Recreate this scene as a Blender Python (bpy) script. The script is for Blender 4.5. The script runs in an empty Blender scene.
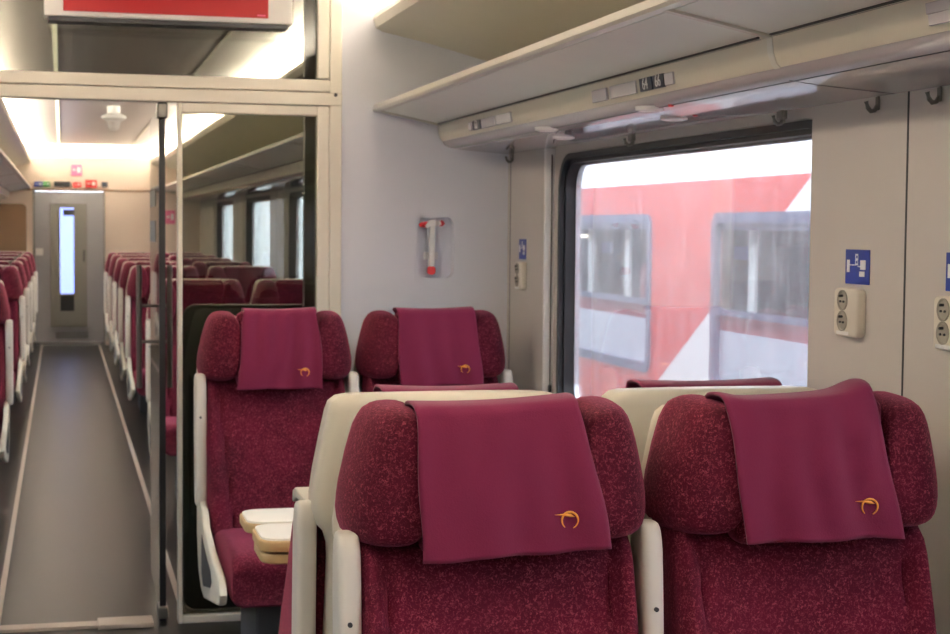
import bpy, bmesh, math, random
from mathutils import Vector, Matrix
random.seed(4)
S = bpy.context.scene
COL = S.collection
CX = 0.42            # centre line of the coach
PI = math.pi

# ------------------------------------------------------------------ materials
def lin(c):
    return tuple(((v/255)/12.92 if v/255 <= .04045 else ((v/255+.055)/1.055)**2.4) for v in c) + (1,)

def mat(name, rgb, rough=.5, metal=0., noise=0., nscale=8., bump=0., bscale=60., spec=.5, sheen=0., coat=0.):
    m = bpy.data.materials.new(name); m.use_nodes = True
    nt = m.node_tree; b = nt.nodes['Principled BSDF']
    c = lin(rgb)
    b.inputs['Base Color'].default_value = c
    b.inputs['Roughness'].default_value = rough
    b.inputs['Metallic'].default_value = metal
    b.inputs['Specular IOR Level'].default_value = spec
    b.inputs['Sheen Weight'].default_value = sheen
    b.inputs['Coat Weight'].default_value = coat
    tc = nt.nodes.new('ShaderNodeTexCoord')
    n = nt.nodes.new('ShaderNodeTexNoise'); n.inputs['Scale'].default_value = nscale; n.inputs['Detail'].default_value = 4
    nt.links.new(tc.outputs['Object'], n.inputs['Vector'])
    mx = nt.nodes.new('ShaderNodeMix'); mx.data_type = 'RGBA'
    k = max(noise, .03)
    mx.inputs[6].default_value = tuple(v*(1-k) for v in c[:3])+(1,)
    mx.inputs[7].default_value = tuple(min(1, v*(1+k)) for v in c[:3])+(1,)
    nt.links.new(n.outputs['Fac'], mx.inputs[0]); nt.links.new(mx.outputs[2], b.inputs['Base Color'])
    if bump:
        n2 = nt.nodes.new('ShaderNodeTexNoise'); n2.inputs['Scale'].default_value = bscale; n2.inputs['Detail'].default_value = 3
        nt.links.new(tc.outputs['Object'], n2.inputs['Vector'])
        bp = nt.nodes.new('ShaderNodeBump'); bp.inputs['Strength'].default_value = bump; bp.inputs['Distance'].default_value = .01
        nt.links.new(n2.outputs['Fac'], bp.inputs['Height']); nt.links.new(bp.outputs['Normal'], b.inputs['Normal'])
    return m

def plush(name):
    m = bpy.data.materials.new(name); m.use_nodes = True
    nt = m.node_tree; b = nt.nodes['Principled BSDF']; L = nt.links.new
    tc = nt.nodes.new('ShaderNodeTexCoord')
    w = nt.nodes.new('ShaderNodeTexNoise'); w.inputs['Scale'].default_value = 7; w.inputs['Detail'].default_value = 3
    f = nt.nodes.new('ShaderNodeTexNoise'); f.inputs['Scale'].default_value = 190; f.inputs['Detail'].default_value = 1.5; f.inputs['Distortion'].default_value = 1.2
    g = nt.nodes.new('ShaderNodeTexNoise'); g.inputs['Scale'].default_value = 60; g.inputs['Detail'].default_value = 2
    for n in (w, f, g): L(tc.outputs['Object'], n.inputs['Vector'])
    r1 = nt.nodes.new('ShaderNodeValToRGB'); r1.color_ramp.elements[0].position = .3; r1.color_ramp.elements[1].position = .7
    r1.color_ramp.elements[0].color = lin((60, 3, 22)); r1.color_ramp.elements[1].color = lin((88, 8, 36))
    L(w.outputs['Fac'], r1.inputs[0])
    r2 = nt.nodes.new('ShaderNodeValToRGB'); r2.color_ramp.elements[0].position = .50; r2.color_ramp.elements[1].position = .72
    r2.color_ramp.elements[0].color = (0,0,0,1); r2.color_ramp.elements[1].color = (.6,.6,.6,1)
    L(f.outputs['Fac'], r2.inputs[0])
    mul = nt.nodes.new('ShaderNodeMath'); mul.operation = 'MULTIPLY'
    L(r2.outputs[0], mul.inputs[0]); L(g.outputs['Fac'], mul.inputs[1])
    mx = nt.nodes.new('ShaderNodeMix'); mx.data_type = 'RGBA'
    L(mul.outputs[0], mx.inputs[0]); L(r1.outputs[0], mx.inputs[6]); mx.inputs[7].default_value = lin((196, 96, 112))
    L(mx.outputs[2], b.inputs['Base Color'])
    b.inputs['Roughness'].default_value = .85; b.inputs['Specular IOR Level'].default_value = .2
    b.inputs['Sheen Weight'].default_value = .32; b.inputs['Sheen Roughness'].default_value = .35
    b.inputs['Sheen Tint'].default_value = lin((240, 120, 160))
    bp = nt.nodes.new('ShaderNodeBump'); bp.inputs['Strength'].default_value = .35; bp.inputs['Distance'].default_value = .004
    L(f.outputs['Fac'], bp.inputs['Height']); L(bp.outputs['Normal'], b.inputs['Normal'])
    return m

def emis(name, rgb, st):
    m = bpy.data.materials.new(name); m.use_nodes = True
    nt = m.node_tree; b = nt.nodes['Principled BSDF']
    b.inputs['Base Color'].default_value = lin(rgb); b.inputs['Emission Color'].default_value = lin(rgb)
    b.inputs['Emission Strength'].default_value = st
    return m

def glass(name, tint, refl=.08, veil=0., rough=.02, drops=False):
    m = bpy.data.materials.new(name); m.use_nodes = True
    nt = m.node_tree; L = nt.links.new
    for n in list(nt.nodes):
        if n.type == 'BSDF_PRINCIPLED': nt.nodes.remove(n)
    out = [n for n in nt.nodes if n.type == 'OUTPUT_MATERIAL'][0]
    t = nt.nodes.new('ShaderNodeBsdfTransparent'); t.inputs[0].default_value = tint+(1,)
    g = nt.nodes.new('ShaderNodeBsdfGlossy'); g.inputs['Roughness'].default_value = rough
    fr = nt.nodes.new('ShaderNodeFresnel'); fr.inputs['IOR'].default_value = 1.45
    mx = nt.nodes.new('ShaderNodeMixShader')
    sc = nt.nodes.new('ShaderNodeMath'); sc.operation = 'MULTIPLY'; sc.inputs[1].default_value = refl/.08
    sc.use_clamp = True
    L(fr.outputs[0], sc.inputs[0]); L(sc.outputs[0], mx.inputs[0]); L(t.outputs[0], mx.inputs[1]); L(g.outputs[0], mx.inputs[2])
    last = mx
    if veil:
        tr = nt.nodes.new('ShaderNodeBsdfTranslucent'); tr.inputs[0].default_value = (.95, .96, 1, 1)
        m2 = nt.nodes.new('ShaderNodeMixShader'); m2.inputs[0].default_value = veil
        L(mx.outputs[0], m2.inputs[1]); L(tr.outputs[0], m2.inputs[2]); last = m2
        if drops:
            tc = nt.nodes.new('ShaderNodeTexCoord'); mp = nt.nodes.new('ShaderNodeMapping')
            mp.inputs['Scale'].default_value = (1, 40, 7)
            n1 = nt.nodes.new('ShaderNodeTexNoise'); n1.inputs['Scale'].default_value = 1.2; n1.inputs['Detail'].default_value = 5
            L(tc.outputs['Object'], mp.inputs[0]); L(mp.outputs[0], n1.inputs['Vector'])
            v = nt.nodes.new('ShaderNodeTexVoronoi'); v.inputs['Scale'].default_value = 75
            L(tc.outputs['Object'], v.inputs['Vector'])
            n3 = nt.nodes.new('ShaderNodeTexNoise'); n3.inputs['Scale'].default_value = 3.0
            L(tc.outputs['Object'], n3.inputs['Vector'])
            ra = nt.nodes.new('ShaderNodeMapRange'); ra.inputs[1].default_value = .45; ra.inputs[2].default_value = .75; ra.inputs[3].default_value = veil*.7; ra.inputs[4].default_value = veil*1.5
            L(n1.outputs['Fac'], ra.inputs[0])
            rb = nt.nodes.new('ShaderNodeMapRange'); rb.inputs[1].default_value = .12; rb.inputs[2].default_value = .2; rb.inputs[3].default_value = .22; rb.inputs[4].default_value = 0
            L(v.outputs['Distance'], rb.inputs[0])
            rc = nt.nodes.new('ShaderNodeMapRange'); rc.inputs[1].default_value = .48; rc.inputs[2].default_value = .68
            L(n3.outputs['Fac'], rc.inputs[0])
            mm = nt.nodes.new('ShaderNodeMath'); mm.operation = 'MULTIPLY'; L(rb.outputs[0], mm.inputs[0]); L(rc.outputs[0], mm.inputs[1])
            ad = nt.nodes.new('ShaderNodeMath'); ad.operation = 'ADD'; L(ra.outputs[0], ad.inputs[0]); L(mm.outputs[0], ad.inputs[1])
            L(ad.outputs[0], m2.inputs[0])
    L(last.outputs[0], out.inputs[0])
    return m

M = dict(
    plush=plush('maroon_plush'),
    cloth=mat('maroon_cloth', (110, 31, 62), .8, noise=.06, nscale=5, bump=.15, bscale=350, spec=.15, sheen=.12),
    shell=mat('beige_plastic', (206, 200, 182), .38, noise=.03, nscale=3, bump=.02, bscale=200),
    arm=mat('pale_armrest', (214, 210, 198), .35, noise=.02),
    darkgrey=mat('dark_plastic', (48, 50, 54), .5),
    pedestal=mat('grey_pedestal', (78, 80, 84), .5),
    gold=mat('gold_thread', (236, 160, 62), .5, noise=.1, nscale=200),
    wallw=mat('white_wall', (228, 231, 240), .5, noise=.02, nscale=2),
    wallp=mat('grey_beige_panel', (192, 187, 182), .55, noise=.02, nscale=3, bump=.04, bscale=300),
    frame=mat('cream_metal', (236, 231, 216), .35, noise=.02),
    ceil=mat('ceiling_grey', (186, 176, 172), .35, noise=.02),
    cove=mat('cove_white', (226, 220, 202), .5),
    duct=mat('duct_cream', (214, 208, 190), .35, noise=.02),
    rim=mat('rack_rim', (222, 220, 208), .28, metal=.35),
    shelf=mat('rack_shelf', (236, 240, 230), .35),
    service=mat('glossy_service_panel', (184, 181, 183), .06, spec=.6),
    fascia=mat('fascia_cream', (218, 213, 194), .35),
    black=mat('black_rubber', (22, 23, 27), .45),
    silver=mat('silver_trim', (190, 192, 196), .25, metal=.8),
    steel=mat('brushed_steel', (120, 118, 112), .35, metal=.7),
    floor=mat('dark_floor', (20, 19, 18), .34, spec=.18, noise=.12, nscale=30, bump=.05, bscale=120),
    strip=mat('floor_strip', (190, 178, 165), .35),
    wood=mat('warm_wood_laminate', (236, 220, 206), .45, noise=.05, nscale=2),
    doorg=mat('grey_door', (156, 156, 160), .4),
    doorf=mat('dark_olive_door', (122, 121, 114), .4),
    white=mat('white_plastic', (238, 238, 236), .35),
    red=mat('red_plastic', (205, 60, 66), .45),
    redsign=mat('red_sign', (190, 35, 35), .5),
    pink=mat('pink_sign', (228, 120, 160), .5),
    blue=mat('blue_sign', (22, 48, 140), .45),
    green=mat('green_sign', (60, 150, 70), .5),
    outlet=mat('outlet_white', (220, 214, 200), .35),
    outletin=mat('outlet_well', (150, 146, 134), .4),
    digits=mat('dark_digits_panel', (28, 36, 52), .3),
    plate=mat('clear_plate', (205, 202, 205), .15, spec=.8),
    tabletop=mat('white_table', (238, 234, 220), .3),
    tablewood=mat('table_edge_wood', (176, 146, 98), .45, noise=.15, nscale=20),
    tred=mat('train_red', (216, 50, 26), .3, noise=.04),
    twhite=mat('train_white', (236, 238, 240), .3),
    tframe=mat('train_window_frame', (76, 80, 112), .4),
    tdark=mat('train_interior', (52, 56, 64), .7),
    tmar=mat('train_maroon_band', (150, 60, 70), .6),
    tpanel=mat('train_frosted_panel', (188, 196, 212), .35),
    curtain=mat('curtain_pale', (222, 226, 226), .7),
    ballast=mat('track_ballast', (105, 100, 95), .9, noise=.4, nscale=30, bump=.6, bscale=30),
    screen=emis('red_screen', (128, 6, 10), .5),
    lamp=emis('lamp_glow', (255, 244, 220), 4.),
    strip_lamp=emis('strip_lamp', (255, 248, 215), 1.1),
    lens=mat('lamp_lens', (235, 235, 230), .2),
    lowdark=mat('dark_green_laminate', (72, 78, 76), .35),
    brown=mat('brown_panel', (128, 100, 70), .4),
    pane=glass('wet_window_glass', (.95, .96, .97), .06, .042, drops=True),
    tint=glass('tinted_partition_glass', (.46, .46, .43), .1, .0),
    tint2=glass('tinted_glass_light_lift', (.62, .63, .58), .1, .0),  # paler partition tint; brighter light beyond the pane is put into its colour
    doorglass=glass('door_glass', (.62, .62, .60), .1, .02),
    outside=mat('door_view_blue', (150, 170, 230), .3),
)

# ------------------------------------------------------------------ mesh helpers
def smooth(me, ang=40):
    for p in me.polygons: p.use_smooth = True
    try: me.set_sharp_from_angle(angle=math.radians(ang))
    except Exception: pass

def obj(name, bm, m, parent=None, sub=0, ang=40, loc=None):
    bmesh.ops.recalc_face_normals(bm, faces=bm.faces)
    me = bpy.data.meshes.new(name); bm.to_mesh(me); bm.free()
    me.materials.append(M[m] if isinstance(m, str) else m)
    smooth(me, ang)
    o = bpy.data.objects.new(name, me); COL.objects.link(o)
    if parent: o.parent = parent
    if loc: o.location = loc
    if sub:
        s = o.modifiers.new('Subsurf', 'SUBSURF'); s.levels = sub; s.render_levels = sub
    return o

def tag(o, label=None, cat=None, group=None, kind=None):
    if label: o['label'] = label
    if cat: o['category'] = cat
    if group: o['group'] = group
    if kind: o['kind'] = kind
    return o

def empty(name, loc=(0,0,0), rz=0):
    o = bpy.data.objects.new(name, None); COL.objects.link(o)
    o.location = loc; o.rotation_euler = (0,0,rz); o.empty_display_size = .1
    return o

def box(bm, x0, x1, y0, y1, z0, z1, bev=0., seg=3):
    r = bmesh.ops.create_cube(bm, size=1)
    vs = r['verts']
    for v in vs:
        v.co = Vector(((x0+x1)/2+v.co.x*(x1-x0), (y0+y1)/2+v.co.y*(y1-y0), (z0+z1)/2+v.co.z*(z1-z0)))
    if bev:
        es = list({e for v in vs for e in v.link_edges})
        bmesh.ops.bevel(bm, geom=es, offset=bev, segments=seg, profile=.5, affect='EDGES')
    return bm

def nb(): return bmesh.new()
def bx(*a, **k): return box(nb(), *a, **k)

def loft(bm, rings, cap0=True, cap1=True, closed=True):
    R = [[bm.verts.new(Vector(p)) for p in r] for r in rings]
    n = len(R[0])
    for a, b in zip(R, R[1:]):
        for i in range(n if closed else n-1):
            j = (i+1) % n
            bm.faces.new((a[i], a[j], b[j], b[i]))
    if cap0: bm.faces.new(R[0][::-1])
    if cap1: bm.faces.new(R[-1])
    return bm

def rrect(a0, a1, b0, b1, r, n=6):
    pts = []
    for (ca, cb, s) in ((a1-r, b1-r, 0), (a0+r, b1-r, 1), (a0+r, b0+r, 2), (a1-r, b0+r, 3)):
        for i in range(n+1):
            t = (s + i/n)*PI/2
            pts.append((ca+r*math.cos(t), cb+r*math.sin(t)))
    return pts

def inset(pts, d):
    # offset a roughly convex loop inwards by d
    n = len(pts); out = []
    area = sum(pts[i][0]*pts[(i+1)%n][1]-pts[(i+1)%n][0]*pts[i][1] for i in range(n))
    sg = 1 if area > 0 else -1
    for i in range(n):
        p, q, s = Vector(pts[i-1]), Vector(pts[i]), Vector(pts[(i+1)%n])
        t = (s-p)
        if t.length < 1e-9: out.append(tuple(q)); continue
        t.normalize(); nrm = Vector((-t.y, t.x))*sg
        out.append(tuple(q+nrm*d))
    return out

def slab(bm, pts, lo, hi, axis='y', bev=0., seg=3):
    """extrude a 2-D outline (rounded at both rims) between lo and hi along an axis"""
    rings = []
    prof = [(lo, 0), (hi, 0)]
    if bev:
        prof = []
        for i in range(seg+1):
            t = i/seg*PI/2; prof.append((lo+bev*(1-math.sin(t)), bev*(1-math.cos(t))))
        prof = prof[::-1]
        prof += [(hi-(p[0]-lo), p[1]) for p in prof[::-1]]
    for h, d in prof:
        q = inset(pts, d) if d else pts
        if axis == 'y': rings.append([(a, h, b) for a, b in q])
        elif axis == 'x': rings.append([(h, a, b) for a, b in q])
        else: rings.append([(a, b, h) for a, b in q])
    return loft(bm, rings)

def ringframe(bm, outer, inner, lo, hi, axis='x'):
    def P(p, h): return (h, p[0], p[1]) if axis == 'x' else ((p[0], h, p[1]) if axis == 'y' else (p[0], p[1], h))
    n = len(outer)
    L = [[bm.verts.new(P(p, h)) for p in l] for l, h in ((outer, lo), (outer, hi), (inner, hi), (inner, lo))]
    for k in range(4):
        a, b = L[k], L[(k+1) % 4]
        for i in range(n):
            j = (i+1) % n
            bm.faces.new((a[i], a[j], b[j], b[i]))
    return bm

def tube(bm, pts, r, n=8):
    pts = [Vector(p) for p in pts]; rings = []
    for i, p in enumerate(pts):
        t = (pts[min(i+1, len(pts)-1)]-pts[max(i-1, 0)]).normalized()
        u = t.orthogonal().normalized() if abs(t.z) > .9 else t.cross(Vector((0,0,1))).normalized()
        if abs(t.z) > .9: u = (Vector((1,0,0))-t*t.x).normalized()
        v = t.cross(u)
        rings.append([p+u*r*math.cos(a*2*PI/n)+v*r*math.sin(a*2*PI/n) for a in range(n)])
    return loft(bm, rings)

def lathe(bm, prof, c, axis='z', n=24):
    """prof: (radius, height) pairs"""
    rings = []
    for r, h in prof:
        q = []
        for i in range(n):
            a = i*2*PI/n; x, y = r*math.cos(a), r*math.sin(a)
            if axis == 'z': q.append((c[0]+x, c[1]+y, c[2]+h))
            elif axis == 'x': q.append((c[0]+h, c[1]+x, c[2]+y))
            else: q.append((c[0]+x, c[1]+h, c[2]+y))
        rings.append(q)
    return loft(bm, rings)

def struct(name, bm, m, parent=None, **k):
    o = obj(name, bm, m, parent, **k)
    if not parent: o['kind'] = 'structure'
    return o

def text_mesh(name, s, size, m, mw, parent=None, ext=.0006):
    cu = bpy.data.curves.new(name, 'FONT'); cu.body = s; cu.size = size; cu.extrude = ext
    cu.align_x = 'CENTER'; cu.align_y = 'CENTER'
    t = bpy.data.objects.new(name, cu); COL.objects.link(t)
    bpy.context.view_layer.update()
    dg = bpy.context.evaluated_depsgraph_get()
    me = bpy.data.meshes.new_from_object(t.evaluated_get(dg))
    bpy.data.objects.remove(t); me.transform(mw); me.name = name
    me.materials.clear(); me.materials.append(M[m])
    o = bpy.data.objects.new(name, me); COL.objects.link(o)
    if parent: o.parent = parent
    return o

# ------------------------------------------------------------------ the coach shell
XR, XL = 1.785, 2*CX-1.785          # inner faces of the wall pillars
GR = 1.825                            # inner skin at the windows
YP = 6.58                            # partition
YE, Y0 = 22.2, -4.0
def mx(x): return 2*CX-x
WIN = [(-2.76, -.46), (.49, 2.79), (3.74, 6.04), (8.1, 10.4), (11.35, 13.65), (14.6, 16.9), (17.85, 20.15)]

struct('floor', bx(XL-.12, XR+.12, Y0, YE+.1, -.08, 0), 'floor')
struct('daylight_blocker_left', bx(-4.9, -4.6, -30, 60, -1.2, 3.4), 'doorf')  # unseen wall, added to hold back daylight on the left
struct('ground', bx(-30, 40, -40, 70, -1.3, -1.2), 'ballast')
# aisle strips set in the floor
for k, (x, y0, y1) in enumerate([(-.255, YP+.06, YE-.02), (.475, YP+.06, YE-.02)]):
    struct('trim_%d' % (k+1), bx(x-.012, x+.012, y0, y1, 0, .004), 'strip')

# ceiling: flat centre, curved edges (one cross-section, extruded)
def ceiling(y0, y1):
    half = [(0, 2.60), (.45, 2.60), (.80, 2.60), (1.0, 2.595), (1.2, 2.57), (1.34, 2.52), (1.42, 2.45)]
    inner = [(CX-x, z) for x, z in half[::-1]] + [(CX+x, z) for x, z in half[1:]]
    outer = [(CX+1.46, 2.72), (CX-1.46, 2.72)]
    bm = nb(); loft(bm, [[(x, y, z) for x, z in inner+outer] for y in (y0, y1)])
    return bm
struct('ceiling', ceiling(Y0, YE+.1), 'ceil', ang=30)
for k, x in enumerate([-.03, .87]):
    w = .012 if k == 0 else .007
    struct('trim_%d' % (k+3), bx(x-w, x+w, YP+.06, YE-.01, 2.592, 2.5995), 'strip_lamp' if k == 0 else 'cove')

# side walls: window zones set back, pillars standing proud
def side_wall(right):
    s = 1 if right else -1
    def X(x): return x if right else mx(x)
    bm = nb()
    def b(xa, xb, *r, bev=0):
        a, c = sorted((X(xa), X(xb))); box(bm, a, c, *r, bev=bev)
    edges = [Y0]
    prev = Y0
    for (a, c) in WIN:
        b(XR, GR+.08, prev, a, 0, 1.90)                      # pillar
        b(GR, GR+.08, a, c, 0, .84)                             # below the window
        b(GR, GR+.08, a, c, 1.86, 1.95)
        # trim from rectangular zone to rounded window hole is built per window
        prev = c
    b(XR, GR+.08, prev, YE, 0, 1.90)
    b(GR, GR+.08, Y0, YE, 1.90, 2.60)
    b(XR+.0, GR+.08, Y0, YE, 1.90, 2.45)
    return bm
wr = struct('wall_right', side_wall(True), 'wallp')
wl = struct('wall_left', side_wall(False), 'wallp')
for wall, X, s in ((wr, XR, -1), (wl, XL, 1)):
    bm = nb()
    for (a, c), (a2, c2) in zip(WIN, WIN[1:]):
        if a2-c < 1.2:
            m_ = (c+a2)/2; box(bm, min(X+s*.0015, X), max(X+s*.0015, X), m_-.003, m_+.003, 0, 1.885)
    box(bm, min(X+s*.0015, X), max(X+s*.0015, X), YP-.045, YP-.04, 0, 1.885)
    obj('panel_seam', bm, 'darkgrey', wall)

def window(n, a, c, right=True):
    """a..c is the recess between pillars; outer gasket loop reaches slightly past it"""
    def X(x): return x if right else mx(x)
    def rf(o, i, lo, hi):
        l, h = sorted((X(lo), X(hi))); return ringframe(nb(), o, i, l, h, 'x')
    g0, g1 = (a-.04, c-.07)
    go = rrect(g0, g1, .87, 1.858, .13); gi = inset(go, .055)
    si = inset(go, .078)
    gk = rf(go, inset(go, .020), GR-.010, GR+.05)
    root = tag(obj('window_%d' % n, gk, 'black'), kind='structure')
    obj('inner_gasket', rf(inset(go, .014), inset(go, .034), GR+.01, GR+.07), 'black', root)
    obj('silver_bead', rf(inset(go, .030), inset(go, .042), GR+.048, GR+.066), 'silver', root)
    p = inset(go, .040)
    x0, x1 = sorted((X(GR+.056), X(GR+.061)))
    bm = slab(nb(), p, x0, x1, 'x'); obj('glass_pane', bm, 'pane', root)
    # the beige surround with its rounded hole
    outer = []
    for (ya, zb) in rrect(g0-.005, g1+.08, .80, 1.90, .005): outer.append((ya, zb))
    obj('surround', rf(outer, inset(go, -.004), GR-.005, GR+.07), 'wallp', root)
    # hollow behind the wall line above the pane
    return root
# the window zones need open wall, so the surround closes the gap between wall pieces and gasket
wn = 0
for (a, c) in WIN:
    for right in (True, False):
        wn += 1; window(wn, a, c, right)
# white lit reveal edge at the near pillar with the guide cord of the blind
o = struct('trim_5', bx(XR-.004, GR+.002, 6.028, 6.045, .84, 1.885, bev=.003), 'white')
bm = tube(nb(), [(XR+.02, 6.018, 1.86), (XR+.02, 6.018, .985)], .0025, 6); lathe(bm, [(.004, 0), (.007, .004), (.007, .03), (.003, .036)], (XR+.02, 6.018, .95))
tag(obj('blind_cord', bm, 'darkgrey'), 'thin dark blind cord hanging beside the left edge of the wet window', 'cord')

# box over the rack (air duct) and cove lip
def duct(bm, y0, y1, right=True):
    pr = [(1.30, 2.445), (1.25, 2.45), (1.225, 2.438), (1.218, 2.415), (1.228, 2.38), (1.255, 2.366), (1.45, 2.325), (1.69, 2.262), (1.80, 2.25), (1.80, 2.40)]
    if not right: pr = [(mx(x), z) for x, z in pr]
    return loft(bm, [[(x, y, z) for x, z in pr] for y in (y0, y1)])
n = 6
for y0, y1 in ((Y0, YP), (YP+.05, YE)):
    for right in (True, False):
        struct('trim_%d' % n, duct(nb(), y0, y1, right), 'duct', ang=30); n += 1

# ------------------------------------------------------------------ luggage racks with service panel
def rack(y0, y1, right, label, divs):
    def X(x): return x if right else mx(x)
    root = empty('luggage_rack', (X(1.5), (y0+y1)/2, 1.9)); tag(root, label, 'luggage rack')
    off = Vector(root.location)
    def fin(name, bm, m, **k):
        for v in bm.verts: v.co -= off
        return obj(name, bm, m, root, **k)
    def ext(pr, a=y0, b=y1):
        if not right: pr = [(mx(x), z) for x, z in pr]
        return loft(nb(), [[(x, y, z) for x, z in pr] for y in (a, b)])
    fin('front_rim', ext([(1.217, 2.052), (1.222, 2.072), (1.24, 2.078), (1.262, 2.070), (1.262, 2.048), (1.235, 2.043), (1.222, 2.044)]), 'rim')
    ds = [y0]+divs+[y1]
    for a, b in zip(ds, ds[1:]):
        fin('shelf_panel', ext([(1.262, 2.046), (1.262, 2.060), (1.478, 2.018), (1.478, 2.003)], a+.012, b-.012), 'shelf')
    for d in divs+[y0+.012, y1-.012]:
        fin('shelf_divider', ext([(1.24, 2.044), (1.24, 2.064), (1.49, 2.016), (1.49, 1.994)], d-.012, d+.012), 'rim')
    fin('rack_bracket', ext([(1.484, 1.998), (1.484, 2.03), (1.80, 2.03), (1.80, 1.998)]), 'fascia')
    fin('fascia', ext([(1.486, 1.997), (1.489, 1.965), (1.497, 1.942), (1.506, 1.932), (1.53, 1.938), (1.53, 1.997)]), 'fascia', ang=60)
    for a, b in zip(ds, ds[1:]):
        fin('shelf_gap', ext([(1.479, 2.0015), (1.479, 2.004), (1.487, 2.001), (1.487, 1.9975)], a+.05, b-.012), 'black')
    sp = fin('service_panel', ext([(1.5065, 1.9315), (1.514, 1.918), (1.535, 1.906), (1.60, 1.898), (1.784, 1.884), (1.784, 1.935), (1.53, 1.935)]), 'service', ang=60)
    for d in divs: fin('fascia_joint', ext([(1.484, 1.999), (1.487, 1.965), (1.495, 1.941), (1.505, 1.930), (1.51, 1.94), (1.50, 1.999)], d-.014, d+.014), 'rim', ang=60)
    # long fine joint and cross joints
    bm = nb()
    for d in divs:
        pr = [(1.534, 1.9052), (1.60, 1.8972), (1.783, 1.8832), (1.783, 1.8845), (1.60, 1.899), (1.534, 1.907)]
        if not right: pr = [(mx(x), z) for x, z in pr]
        loft(bm, [[(x, y, z) for x, z in pr] for y in (d-.003, d+.003)])
    a, b = sorted((X(1.542), X(1.545)))
    box(bm, a, b, y0, y1, 1.9035, 1.906)
    for v in bm.verts: v.co -= off
    obj('panel_joint', bm, 'darkgrey', root)
    return root, off
RK, off = rack(Y0, YP, True, 'cream luggage rack above the wet window and nearest seats', [-3.2, .08, 3.33])
rack(YP+.05, YE, True, 'luggage rack beyond the tinted glass on the window side', [9.2, 12.5, 15.8, 19.1])
rack(YP+.05, YE, False, 'luggage rack beyond the glass partition left of the aisle', [9.2, 12.5, 15.8, 19.1])

def on_rack(name, bm, m, lab=None):
    for v in bm.verts: v.co -= off
    o = obj(name, bm, m, RK)
    if lab: o['label'] = lab
    return o
# reading lamps with their small buttons, in pairs
for (x, y, on) in ((1.53, 5.17, 0), (1.665, 5.42, 0), (1.53, 4.20, 1), (1.665, 4.37, 1)):
    z = 1.9035 if x < 1.6 else 1.8925
    bm = lathe(nb(), [(.001, -.004), (.020, -.003), (.028, -.008), (.038, -.005), (.040, .006)], (x, y, z), n=20)
    o = on_rack('reading_lamp', bm, 'lens', 'silver rimmed reading lamp')
    bm = lathe(nb(), [(.001, -.004), (.007, -.003), (.008, .003)], (x+.012, y-.13 if on else y+.13, z), n=12)
    on_rack('lamp_button', bm, 'redsign' if on else 'darkgrey', 'small lamp button')
# seat number displays and reservation plates on the fascia (plane leaning like the fascia)
def fascia_plate(name, ya, yb, m, zc=1.966, h=.044, t=.003, x=1.4865, lab=None):
    bm = box(nb(), x-t, x+.003, min(ya, yb), max(ya, yb), zc-h/2, zc+h/2, bev=.001, seg=1)
    for v in bm.verts: v.co.x += (1.966-v.co.z)*.14
    return on_rack(name, bm, m, lab)
def digits(s, y, size):
    mw = Matrix.Translation((1.4832-off.x, y-off.y, 1.960-off.z)) @ Matrix(((1,0,-.14,0),(0,1,0,0),(0,0,1,0),(0,0,0,1))) @ Matrix.Rotation(-PI/2, 4, 'Z') @ Matrix.Rotation(PI/2, 4, 'X')
    text_mesh('seat_number', s, size, 'white', mw, RK)
def numbered(y0_, y1_, t, lb='dark seat number panel'):
    fascia_plate('number_panel', y0_, y1_, 'digits', zc=1.960, h=.034, lab=lb); digits(t, (y0_+y1_)/2, .042)
numbered(4.155, 4.065, '64'); numbered(4.055, 3.975, '66')
fascia_plate('number_plate', 3.97, 3.91, 'plate', zc=1.960, h=.030)
fascia_plate('reservation_plate', 4.56, 4.43, 'plate', zc=1.960, h=.034); fascia_plate('reservation_plate', 4.40, 4.19, 'plate', zc=1.960, h=.034)
numbered(5.99, 5.87, '62'); fascia_plate('number_plate', 6.05, 6.0, 'plate', zc=1.960, h=.030)
fascia_plate('reservation_plate', 5.855, 5.66, 'plate', zc=1.960, h=.034); fascia_plate('reservation_plate', 5.65, 5.45, 'plate', zc=1.960, h=.034)
fascia_plate('reservation_plate', 2.66, 2.50, 'plate', zc=1.973, h=.02); fascia_plate('reservation_plate', 2.655, 2.50, 'plate', zc=1.953, h=.02)

# coat hooks under the service panel
HK = [(6.50, 'dark coat hook in the corner beside the white partition wall'), (5.04, 'dark coat hook over the middle of the wet window'),
      (3.90, 'dark coat hook over the right end of the wet window'), (3.40, 'grey coat hook on the pillar panel left of the panel seam'),
      (3.13, 'grey coat hook right of the panel seam near the picture edge')]
for y, lb in HK:
    xx = XR-.001
    bm = box(nb(), xx-.005, xx, y-.008, y+.008, 1.852, 1.884, bev=.002, seg=1)
    tube(bm, [(xx-.003, y, 1.862), (xx-.010, y, 1.852), (xx-.019, y, 1.850), (xx-.027, y, 1.858), (xx-.031, y, 1.872)], .0055, 8)
    if 3.74 < y < 6.04: box(bm, xx-.014, xx, y-.02, y+.02, 1.862, 1.886, bev=.003, seg=1)
    for v in bm.verts: v.co -= Vector((xx, y, 1.884))
    tag(obj('coat_hook', bm, 'steel', loc=(xx, y, 1.884)), lb, 'hook', 'coat hooks under the rack')

# ------------------------------------------------------------------ partition
PT = .05
bm = nb()
y0, y1 = YP, YP+PT
nx0, nx1, nz0, nz1 = 1.408, 1.557, 1.375, 1.622
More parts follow.
